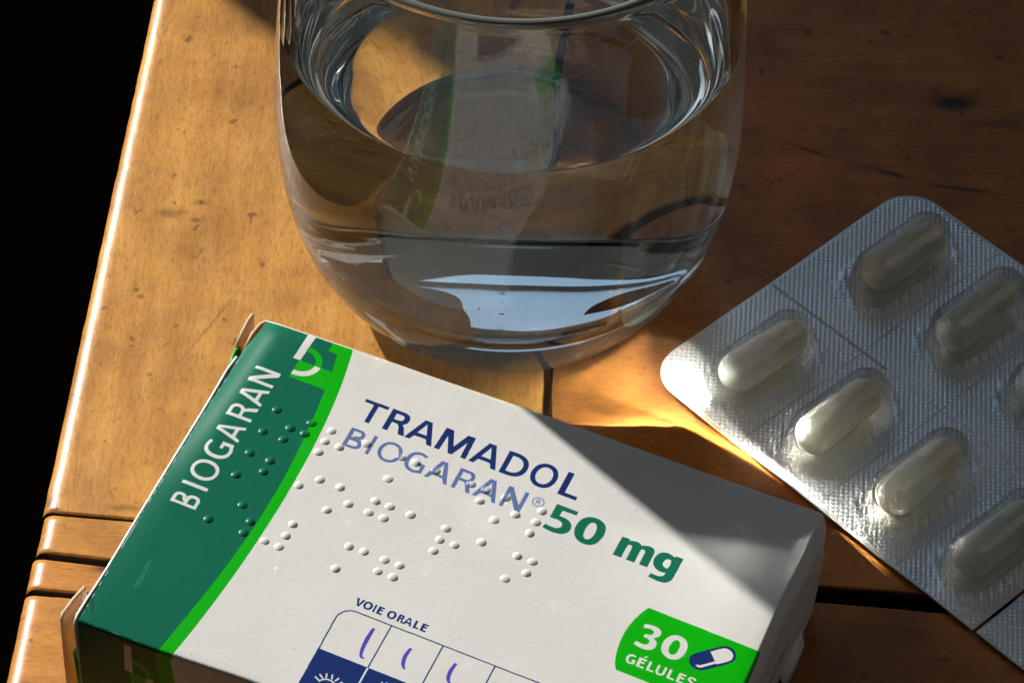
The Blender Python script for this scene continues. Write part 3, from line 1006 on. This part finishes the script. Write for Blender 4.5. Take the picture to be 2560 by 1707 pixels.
def lip(ids, nrm):
    prev = ids
    for k in range(1, 6):
        a = math.radians(18 * k)
        cur = []
        for q in ids:
            p = verts[q]
            cur.append(len(verts))
            verts.append(p + Vector((nrm[0] * RF * MM * math.sin(a), nrm[1] * RF * MM * math.sin(a), -RF * MM * (1 - math.cos(a)))))
        for m_ in range(len(ids) - 1):
            faces.append((prev[m_], cur[m_], cur[m_ + 1], prev[m_ + 1]))
        prev = cur
    cur = []
    for q in prev:
        cur.append(len(verts))
        verts.append(verts[q] - Vector((0, 0, 0.5 * MM)))
    for m_ in range(len(ids) - 1):
        faces.append((prev[m_], cur[m_], cur[m_ + 1], prev[m_ + 1]))


lip([idx(i, 0) for i in range(len(us))], (0, -1))
lip([idx(len(us) - 1, j) for j in range(len(vs))], (1, 0))
lip([idx(i, len(vs) - 1) for i in range(len(us))][::-1], (0, 1))
me = mesh(verts, faces)
bm = bmesh.new()
bm.from_mesh(me)
bmesh.ops.recalc_face_normals(bm, faces=bm.faces)
if sum(f.normal.z for f in bm.faces) < 0:
    bmesh.ops.reverse_faces(bm, faces=bm.faces)
bm.to_mesh(me)
bm.free()
link('top_panel', me, print_top, carton, smooth=True)


def panel(name, rows, mat, uvs=None, thick=0.0, parent=carton):
    """rows: list of rows of points in the carton frame -> grid sheet (with optional board thickness)"""
    n = len(rows[0])
    vv = [p for r in rows for p in r]
    ff = [(j * n + i, j * n + i + 1, (j + 1) * n + i + 1, (j + 1) * n + i) for j in range(len(rows) - 1) for i in range(n - 1)]
    me = mesh(vv, ff)
    if uvs is not None:
        lay = me.uv_layers.new(name='UVMap')
        fl_ = [q for r in uvs for q in r]
        for lp in me.loops:
            x, y = fl_[lp.vertex_index]
            lay.data[lp.index].uv = ((x - U0) / (U1 - U0), (y - V0) / (V1 - V0))
    o = link(name, me, mat, parent, smooth=True)
    if thick:
        s = o.modifiers.new('board', 'SOLIDIFY')
        s.thickness = thick * MM
        s.offset = 0
        s.use_even_offset = False
    return o


def lerp(a, b, t):
    return a + (b - a) * t


# front panel (printed), back panel, right end panel
rows, uvr = [], []
for t in np.linspace(0, 1, 9):
    r, q = [], []
    for u in np.linspace(left_u(-50.9) + 0.05, right_u(-50), 30):
        a = face(u, front_v(u), -RF) - Vector((0, (RF - 0.02) * MM, 0))
        g = ground(u, front_v(u) - RF + 0.02)
        p = lerp(a, g, t)
        p.y -= 0.5 * MM * math.sin(math.pi * t)
        r.append(p)
        q.append((u, -51.2 - (a - g).length / MM * t))
    rows.append(r)
    uvr.append(q)
panel('front_panel', rows, print_side, uvr)
rows = []
for t in np.linspace(0, 1, 5):
    rows.append([lerp(face(u, back_v(u), -RF) + Vector((0, (RF - 0.02) * MM, 0)), ground(u, back_v(u) + RF - 0.02), t) for u in np.linspace(left_u(16.4), right_u(19), 20)])
panel('back_panel', rows, white_card)
# right end: folded tuck strip then the end panel, slightly bowed
rows, uvr = [], []
for k, (t, du) in enumerate(((0.0, 0.0), (0.04, 0.5), (0.09, 1.0), (0.13, 1.15), (0.17, 1.05), (0.4, 1.3), (0.7, 1.0), (1.0, 0.3))):
    r, q = [], []
    for v in np.linspace(-47.8, 19.6, 30):
        a = loc(right_u(v) + RF - 0.03, v, -RF)
        p = lerp(a, ground(right_u(v) + RF, v), t)
        p.x += du * MM * (1 - 0.5 * max(0.0, (v - 8) / 12) ** 2)
        r.append(p)
        q.append((88.6 + 26 * t, v))
    rows.append(r)
    uvr.append(q)
panel('end_panel', rows, print_side, uvr)
# little dust flap corner poking out under the end panel
pts = [ground(right_u(15) + 0.6, 11.5), ground(right_u(3) + 0.6, 2.5)]
a, b_ = pts
up = Vector((0, 0, 5.5 * MM))
out = Vector((1.3 * MM, -0.4 * MM, 0))
panel('dust_flap', [[a + up, lerp(a, b_, .5) + up * 0.95, b_ + up * 0.8], [a + up * .5 + out * 0.9, lerp(a, b_, .5) + up * .45 + out, b_ + up * 0.45 + out], [a + out * 0.9, lerp(a, b_, .5) + out * 1.1, b_ + out]], white_card, thick=0.4)

# left end: closing flap standing off the edge, raw board edge upwards
def left_sheet(name, path, mat, top=-0.25, thick=0.45):
    rows = []
    for t in np.linspace(0, 1, 6):
        r = []
        for u, v, dz in path:
            a = face(u, v, top + dz)
            g = ground(u, v)
            r.append(lerp(a, g, t))
        rows.append(r)
    return panel(name, rows, mat, thick=thick)


left_sheet('end_flap', [(-6.9, -51.4, -0.4), (-7.1, -50.2, 0), (-7.15, -47.5, 0), (-7.1, -44.9, 0.05), (-7.1, -40, 0.1), (-7.45, -30, 0.15), (-7.95, -18, 0.15), (-8.75, -4, 0.2), (-9.1, 4, 0.2), (-9.0, 7.5, 0)], white_card)
left_sheet('closing_flap', [(-9.0, -51.9, -0.5), (-9.2, -50.9, 0), (-8.9, -48.0, 0.25), (-8.45, -45.2, 0.3)], cream, thick=0.55)
left_sheet('green_flap', [(-9.2, 5.2, -0.1), (-9.6, 7.0, -0.1), (-9.9, 9.0, -0.3), (-9.7, 10.2, -0.8)], green_card, thick=0.4)
left_sheet('dust_flap', [(-10.2, 9.8, -0.2), (-10.45, 12.5, 0.25), (-10.6, 15.0, 0.5), (-10.5, 16.6, 0.6)], cream, thick=0.5)
left_sheet('inner_flap', [(-8.7, 10.0, -0.2), (-8.9, 13.0, 0.1), (-8.6, 15.6, 0.2), (-7.6, 17.0, 0.1)], cream, thick=0.5)
left_sheet('side_dust_flap', [(-6.5, -51.3, -0.8), (-7.6, -50.2, -1.0), (-7.8, -47.0, -1.2)], green_card, top=-9.0, thick=0.3)

# braille: one raised dot each
cap_v, cap_f = [(0, 0, 0.27)], []
RD = 0.83
rings_ = 6
for i in range(1, rings_ + 1):
    t = i / rings_
    for k in range(20):
        a = 2 * math.pi * k / 20
        cap_v.append((RD * t * math.cos(a), RD * t * math.sin(a), 0.27 * (1 - t ** 2.0) ** 1.05 if t < 1 else -0.03))
cap_f += [(0, 1 + k, 1 + (k + 1) % 20) for k in range(20)]
for i in range(rings_ - 1):
    for k in range(20):
        o1, o2 = 1 + i * 20, 1 + (i + 1) * 20
        cap_f.append((o1 + k, o2 + k, o2 + (k + 1) % 20, o1 + (k + 1) % 20))
dot_me = mesh([(x * MM, y * MM, z * MM) for x, y, z in cap_v], cap_f)
dot_me.polygons.foreach_set('use_smooth', [True] * len(dot_me.polygons))
dot_me.materials.append(print_top)
BR = {'t': '2345', 'r': '1235', 'a': '1', 'm': '134', 'd': '145', 'o': '135', 'l': '123', 'b': '12', 'i': '24', 'g': '1245', 'n': '1345', '^': '46', '_': '6', '5': '156', '0': '3456', ' ': ''}
POS = {'1': (0, 0), '2': (0, 1), '3': (0, 2), '4': (1, 0), '5': (1, 1), '6': (1, 2)}
for ln, text in enumerate(('^tramadol', '^biogaran', '_50 mg')):
    for ci, ch in enumerate(text):
        for d in BR[ch]:
            c_, r_ = POS[d]
            u, v = 6 * ci + 2.5 * c_, -10 * ln - 2.5 * r_
            o = bpy.data.objects.new('braille_dot', dot_me)
            C.objects.link(o)
            o.parent = carton
            o.location = face(u + rng.normal(0, 0.03), v + rng.normal(0, 0.03))
            o.scale = (rng.uniform(0.94, 1.05), rng.uniform(0.94, 1.05), rng.uniform(0.82, 1.05))
            o.rotation_euler = (0, 0, rng.uniform(0, 6))

# ------------------------------------------------------------------ blister pack
A_ = Vector((0.7071, 0.7071, 0))
B_ = Vector((0.7071, -0.7071, 0))
O_ = Vector((25.0, 415.5, 0))
MBL = Matrix((A_, -B_, Vector((0, 0, 1)))).transposed().to_4x4()   # local x across, local y = -along
MBL.translation = Vector((O_.x * MM, O_.y * MM, 0.4 * MM))
blister = empty('blister_pack', 'silver foil blister pack with clear domes lying right of the glass', 'blister pack', mw=MBL)
foil, nt, b = plain('embossed_foil', (0.84, 0.835, 0.82), 0.30, Metallic=1.0)
b.inputs['Coat Weight'].default_value = 0.5
b.inputs['Coat Roughness'].default_value = 0.12
pv = noise(nt, mapped(nt, (120, 120, 120)), 1.0, 3)
nt.links.new(ramp(nt, pv, [(0.3, (0.34, 0.34, 0.34)), (0.7, (0.46, 0.46, 0.46))]).outputs[0], b.inputs['Roughness'])

ALO, AHI, BLO, BHI = -2.4, 65.4, -0.8, 74.8
CAPS_A, CAPS_B = (13.1, 48.3), (12.3, 30.4, 48.5, 66.2)
SCORES_B, SCORE_A = (21.4, 39.5, 57.4), 29.0


def in_rr(a, b, a0, a1, b0, b1, r, corners):
    """rounded rectangle test; corners: set of (sa, sb) that are rounded"""
    if not (a0 <= a <= a1 and b0 <= b <= b1):
        return False
    for sa in (0, 1):
        for sb in (0, 1):
            if (sa, sb) in corners:
                ca = a0 + r if sa == 0 else a1 - r
                cb = b0 + r if sb == 0 else b1 - r
                if (a < ca if sa == 0 else a > ca) and (b < cb if sb == 0 else b > cb):
                    if math.hypot(a - ca, b - cb) > r:
                        return False
    return True


def foil_sheet(name, a0, a1, b0, b1, r, corners, zed, scores):
    """sheet whose surface is a field of small pressed pyramids; the pattern runs at 45 degrees to the edges"""
    bm = bmesh.new()
    # outline
    out = []
    for (sa, sb) in ((0, 0), (1, 0), (1, 1), (0, 1)):
        ca = a0 if sa == 0 else a1
        cb = b0 if sb == 0 else b1
        if (sa, sb) in corners:
            cca = a0 + r if sa == 0 else a1 - r
            ccb = b0 + r if sb == 0 else b1 - r
            st = {(0, 0): 180, (1, 0): 270, (1, 1): 0, (0, 1): 90}[(sa, sb)]
            for t in np.linspace(st, st + 90, 12):
                out.append((cca + r * math.cos(math.radians(t)), ccb + r * math.sin(math.radians(t))))
        else:
            out.append((ca, cb))
    P = 0.82
    cen = np.array([(a0 + a1) / 2, (b0 + b1) / 2])
    vv, ff = [], []
    n = int(100 / P)
    vid = {}

    def pt(a, b, z):
        key = (round(a, 3), round(b, 3))
        if key not in vid:
            vid[key] = len(vv)
            vv.append((a * MM, -b * MM, z * MM))
        return vid[key]
    c45 = math.sqrt(0.5)
    tilt = 0.06
    ct, st_ = math.cos(math.pi / 4 + tilt), math.sin(math.pi / 4 + tilt)
    inside = lambda a, b: in_rr(a, b, a0, a1, b0, b1, r, corners)

    def hgt(a, b):
        d = min([abs(b - s_) for s_ in scores[0]] + [abs(a - s_) for s_ in scores[1]] + [9])
        dip = 0.0
        wave = 0.10 * math.sin(a * 0.16 + b * 0.05) + 0.08 * math.sin(b * 0.21 - a * 0.07)
        if name == 'foil_sheet':
            for ca in CAPS_A:
                for cb in CAPS_B:
                    q = math.hypot(max(0, abs(a - ca) - 6.6), b - cb)
                    if q < 8:
                        wave += 0.10 * math.exp(-((q - 5.6) / 1.0) ** 2) * (1 + 0.5 * math.sin(3 * a + 2 * b))
        return zed + dip + wave, d
    for i in range(-n, n):
        for j in range(-n, n):
            q = []
            for di, dj in ((0, 0), (1, 0), (1, 1), (0, 1)):
                x, y = (i + di) * P, (j + dj) * P
                q.append((cen[0] + x * ct - y * st_, cen[1] + x * st_ + y * ct))
            if not all(inside(*p) for p in q):
                continue
            m_ = (sum(p[0] for p in q) / 4, sum(p[1] for p in q) / 4)
            flat = any(abs(m_[0] - ca) < 10.9 and math.hypot(max(0, abs(m_[0] - ca) - 6.6), m_[1] - cb) < 4.4 for ca in CAPS_A for cb in CAPS_B) if name == 'foil_sheet' else False
            zc, d = hgt(*m_)
            pk = 0.055 + rng.normal(0, 0.014)
            ids = [pt(p[0], p[1], hgt(*p)[0]) for p in q]
            cidx = len(vv)
            vv.append((m_[0] * MM, -m_[1] * MM, (zc + pk) * MM))
            ff += [(ids[k], ids[(k + 1) % 4], cidx) for k in range(4)]
    # flat margin following the outline, and a backing sheet
    def outline(m):
        o2 = []
        for (sa, sb) in ((0, 0), (1, 0), (1, 1), (0, 1)):
            ca, cb = (a0 + m if sa == 0 else a1 - m), (b0 + m if sb == 0 else b1 - m)
            if (sa, sb) in corners:
                cca, ccb = (a0 + r if sa == 0 else a1 - r), (b0 + r if sb == 0 else b1 - r)
                st = {(0, 0): 180, (1, 0): 270, (1, 1): 0, (0, 1): 90}[(sa, sb)]
                o2 += [(cca + (r - m) * math.cos(math.radians(t)), ccb + (r - m) * math.sin(math.radians(t))) for t in np.linspace(st, st + 90, 12)]
            else:
                o2.append((ca, cb))
        den = []
        for p, q in zip(o2, o2[1:] + o2[:1]):
            k_ = 24 if math.hypot(q[0] - p[0], q[1] - p[1]) > 10 else 1
            den += [(p[0] + (q[0] - p[0]) * t / k_, p[1] + (q[1] - p[1]) * t / k_) for t in range(k_)]
        return den
    out, inn = outline(0.0), outline(1.15)
    b0_ = len(vv)
    for a, b in inn:
        vv.append((a * MM, -b * MM, (hgt(a, b)[0] - 0.012) * MM))
    for a, b in out:
        vv.append((a * MM, -b * MM, (hgt(a, b)[0] - 0.03) * MM))
    L = len(out)
    ff += [(b0_ + k, b0_ + L + k, b0_ + L + (k + 1) % L, b0_ + (k + 1) % L) for k in range(L)]
    b0_ = len(vv)
    for a, b in out:
        vv.append((a * MM, -b * MM, (hgt(a, b)[0] - 0.03) * MM))
    for a, b in out:
        vv.append((a * MM, -b * MM, (hgt(a, b)[0] - 0.30) * MM))
    L = len(out)
    ff.append(tuple(b0_ + L + k for k in range(L))[::-1])
    ff += [(b0_ + k, b0_ + L + k, b0_ + L + (k + 1) % L, b0_ + (k + 1) % L) for k in range(L)]
    me = mesh(vv, ff)
    bmm = bmesh.new()
    bmm.from_mesh(me)
    bmesh.ops.recalc_face_normals(bmm, faces=bmm.faces)
    for f in bmm.faces:
        if f.normal.z < 0 and f.calc_center_median().z > (zed - 0.12 - 0.2) * MM and abs(f.normal.z) > 0.3 and len(f.verts) < 5:
            f.normal_flip()
    bmm.to_mesh(me)
    bmm.free()
    return link(name, me, foil, blister)


foil_sheet('foil_sheet', ALO, AHI, BLO, BHI, 7.0, {(0, 0), (1, 0)}, 0.70, (SCORES_B, (SCORE_A,)))
foil_sheet('foil_sheet', ALO + 0.2, AHI + 0.1, BHI + 0.55, BHI + 36, 7.0, set(), 0.60, ((BHI + 17,), (SCORE_A,)))

# pressed score lines and the perforation, each a thin crease of its own
crease, nt, b = plain('creased_foil', (0.50, 0.50, 0.49), 0.45, Metallic=1.0)
glint, nt, b = plain('bright_crease', (0.85, 0.85, 0.83), 0.5, Metallic=1.0)


def score(p, q, w, z, mat, dash=None):
    p, q = np.array(p, float), np.array(q, float)
    L = np.hypot(*(q - p))
    d = (q - p) / L
    n_ = np.array([-d[1], d[0]])
    vv, ff = [], []
    t = 0.0
    while t < L:
        seg = min((dash or 1.6), L - t)
        k_ = len(vv)
        for tt in (t, t + seg * (0.62 if dash else 1.0)):
            c_ = p + d * tt
            for o_, dz in ((-w / 2, 0.0), (0, 0.05), (w / 2, 0.0)):
                e = c_ + n_ * (o_ + 0.03 * math.sin(tt * 2.1))
                wv_ = 0.10 * math.sin(e[0] * 0.16 + e[1] * 0.05) + 0.08 * math.sin(e[1] * 0.21 - e[0] * 0.07)
                vv.append((e[0] * MM, -e[1] * MM, (z + wv_ + 0.055 + dz) * MM))
        ff += [(k_, k_ + 1, k_ + 4, k_ + 3), (k_ + 1, k_ + 2, k_ + 5, k_ + 4)]
        t += seg
    link('score_line', mesh(vv, ff), mat, blister)


for sb_ in SCORES_B:
    score((ALO + 0.6, sb_), (AHI - 0.6, sb_), 0.30, 0.70, crease)
score((SCORE_A, BLO + 0.5), (SCORE_A, 27.0), 0.5, 0.70, crease)
score((SCORE_A, 27.5), (SCORE_A, BHI - 0.5), 0.5, 0.70, glint, dash=4.2)

# clear thermoformed domes
film = bpy.data.materials.new('clear_film')
film.use_nodes = True
nt = film.node_tree
nt.nodes.clear()
o_ = node(nt, 'ShaderNodeOutputMaterial')
fr = node(nt, 'ShaderNodeFresnel')
fr.inputs[0].default_value = 1.52
tr = node(nt, 'ShaderNodeBsdfTransparent')
tr.inputs[0].default_value = (0.98, 0.98, 0.975, 1)
gl = node(nt, 'ShaderNodeBsdfGlossy')
gl.inputs['Roughness'].default_value = 0.06
mx = node(nt, 'ShaderNodeMixShader')
ml = node(nt, 'ShaderNodeMath', operation='MULTIPLY_ADD')
ml.inputs[1].default_value, ml.inputs[2].default_value = 0.7, 0.012
nt.links.new(fr.outputs[0], ml.inputs[0])
nt.links.new(ml.outputs[0], mx.inputs[0])
nt.links.new(tr.outputs[0], mx.inputs[1])
nt.links.new(gl.outputs[0], mx.inputs[2])
nt.links.new(mx.outputs[0], o_.inputs[0])
dv, df = [], []
ND = 48
prof = [(5.2, 0.02), (4.75, 0.1), (4.5, 0.5), (4.4, 1.5), (4.3, 3.2), (4.1, 5.0), (3.7, 6.3), (3.0, 7.2), (2.0, 7.7), (0.9, 7.85)]
HALF = 6.6
for r, z in prof:
    for k in range(ND):
        a = 2 * math.pi * (k + 0.5) / ND
        x = r * math.cos(a) + math.copysign(HALF, math.cos(a))
        wob = 0.05 * math.sin(5 * a + z) if z > 0.3 else 0
        dv.append((x * MM, (r + wob) * math.sin(a) * MM, (z + wob) * MM))
for i in range(len(prof) - 1):
    for k in range(ND):
        k2 = (k + 1) % ND
        df.append((i * ND + k, i * ND + k2, (i + 1) * ND + k2, (i + 1) * ND + k))
last = (len(prof) - 1) * ND
df.append(tuple(last + k for k in range(ND)))
dome_me = mesh(dv, df)
dome_me.materials.append(film)
dome_me.polygons.foreach_set('use_smooth', [True] * len(dome_me.polygons))

# capsules: body + slightly wider cap, one gelatin shell each
gel, nt, b = plain('gelatin', (0.88, 0.84, 0.70), 0.22)
b.inputs['Subsurface Weight'].default_value = 0.0
b.inputs['Subsurface Radius'].default_value = (4 * MM, 3 * MM, 2 * MM)
b.inputs['Subsurface Scale'].default_value = 0.5
b.inputs['Coat Weight'].default_value = 0.6
b.inputs['Coat Roughness'].default_value = 0.08
nt.links.new(ramp(nt, noise(nt, mapped(nt, (260, 260, 260)), 1.0, 3), [(0.3, (0.94, 0.91, 0.79)), (0.7, (0.97, 0.95, 0.87))]).outputs[0], b.inputs['Base Color'])


gnt = gel.node_tree
gtl = node(gnt, 'ShaderNodeBsdfTranslucent')
gtl.inputs[0].default_value = (0.95, 0.91, 0.78, 1)
gmx = node(gnt, 'ShaderNodeMixShader')
gmx.inputs[0].default_value = 0.14
gnt.links.new(gnt.nodes['Principled BSDF'].outputs[0], gmx.inputs[1])
gnt.links.new(gtl.outputs[0], gmx.inputs[2])
gnt.links.new(gmx.outputs[0], gnt.nodes['Material Output'].inputs[0])
gel_body = gel.copy()
gel_body.name = 'gelatin_body'
for nd in gel_body.node_tree.nodes:
    if nd.type == 'VALTORGB':
        nd.color_ramp.elements[0].color = (0.86, 0.80, 0.62, 1)
        nd.color_ramp.elements[1].color = (0.91, 0.86, 0.69, 1)


def shell(x_open, x_end, r, mat):
    pr = [(x_open, r * 0.985), (x_open + math.copysign(0.12, x_end - x_open), r)]
    s = 1 if x_end > x_open else -1
    pr += [(x_end - s * r * 0.98 * (1 - math.sin(t)), r * math.cos(t)) for t in np.linspace(0, math.pi / 2 - 0.08, 12)]
    vv, ff = [], []
    for x, rr in pr:
        for k in range(32):
            a = 2 * math.pi * k / 32
            vv.append((x * MM, rr * math.cos(a) * MM, rr * math.sin(a) * MM))
    for i in range(len(pr) - 1):
        for k in range(32):
            ff.append((i * 32 + k, i * 32 + (k + 1) % 32, (i + 1) * 32 + (k + 1) % 32, (i + 1) * 32 + k))
    e = (len(pr) - 1) * 32
    ff.append(tuple(e + k for k in range(32)))
    me = mesh(vv, ff)
    bm = bmesh.new()
    bm.from_mesh(me)
    bmesh.ops.recalc_face_normals(bm, faces=bm.faces)
    bm.to_mesh(me)
    bm.free()
    me.polygons.foreach_set('use_smooth', [True] * len(me.polygons))
    me.materials.append(mat)
    return me


body_me = shell(-2.2, 9.3, 3.27, gel_body)
cap_me = shell(1.2, -9.3, 3.60, gel)
LAB = {
    (0, 0): 'white capsule nearest the glass, in the near row by the rounded foil corner',
    (0, 1): 'brightest white capsule, second in the near row, caught by light from the glass',
    (0, 2): 'creamy capsule third in the near row, with lit foil glittering at its lower end',
    (0, 3): 'capsule fourth in the near row, cut by the right picture edge beside the perforation',
    (1, 0): 'shaded capsule at the far corner of the foil, first in the far row',
    (1, 1): 'shaded capsule second in the far row, near the right picture edge',
    (1, 2): 'shaded capsule third in the far row, only its left end in the picture',
}
for ia, ca in enumerate(CAPS_A):
    for ib, cb in enumerate(CAPS_B):
        o = bpy.data.objects.new('blister_dome', dome_me)
        C.objects.link(o)
        o.parent = blister
        o.location = (ca * MM, -cb * MM, 0.6 * MM)
        if (ia, ib) not in LAB:
            continue
        off = rng.uniform(-0.5, 0.5)
        mw = MBL @ Matrix.Translation(((ca + off) * MM, -(cb + 0.1) * MM, 4.1 * MM)) @ Matrix.Rotation(rng.uniform(-0.045, 0.045), 4, 'Z') @ Matrix.Rotation(rng.uniform(0, 6), 4, 'X')
        cp = empty('capsule', LAB[(ia, ib)], 'capsule', mw=mw, group='capsules in the blister pack')
        for nm, m_ in (('capsule_body', body_me), ('capsule_cap', cap_me)):
            q = bpy.data.objects.new(nm, m_)
            C.objects.link(q)
            q.parent = cp
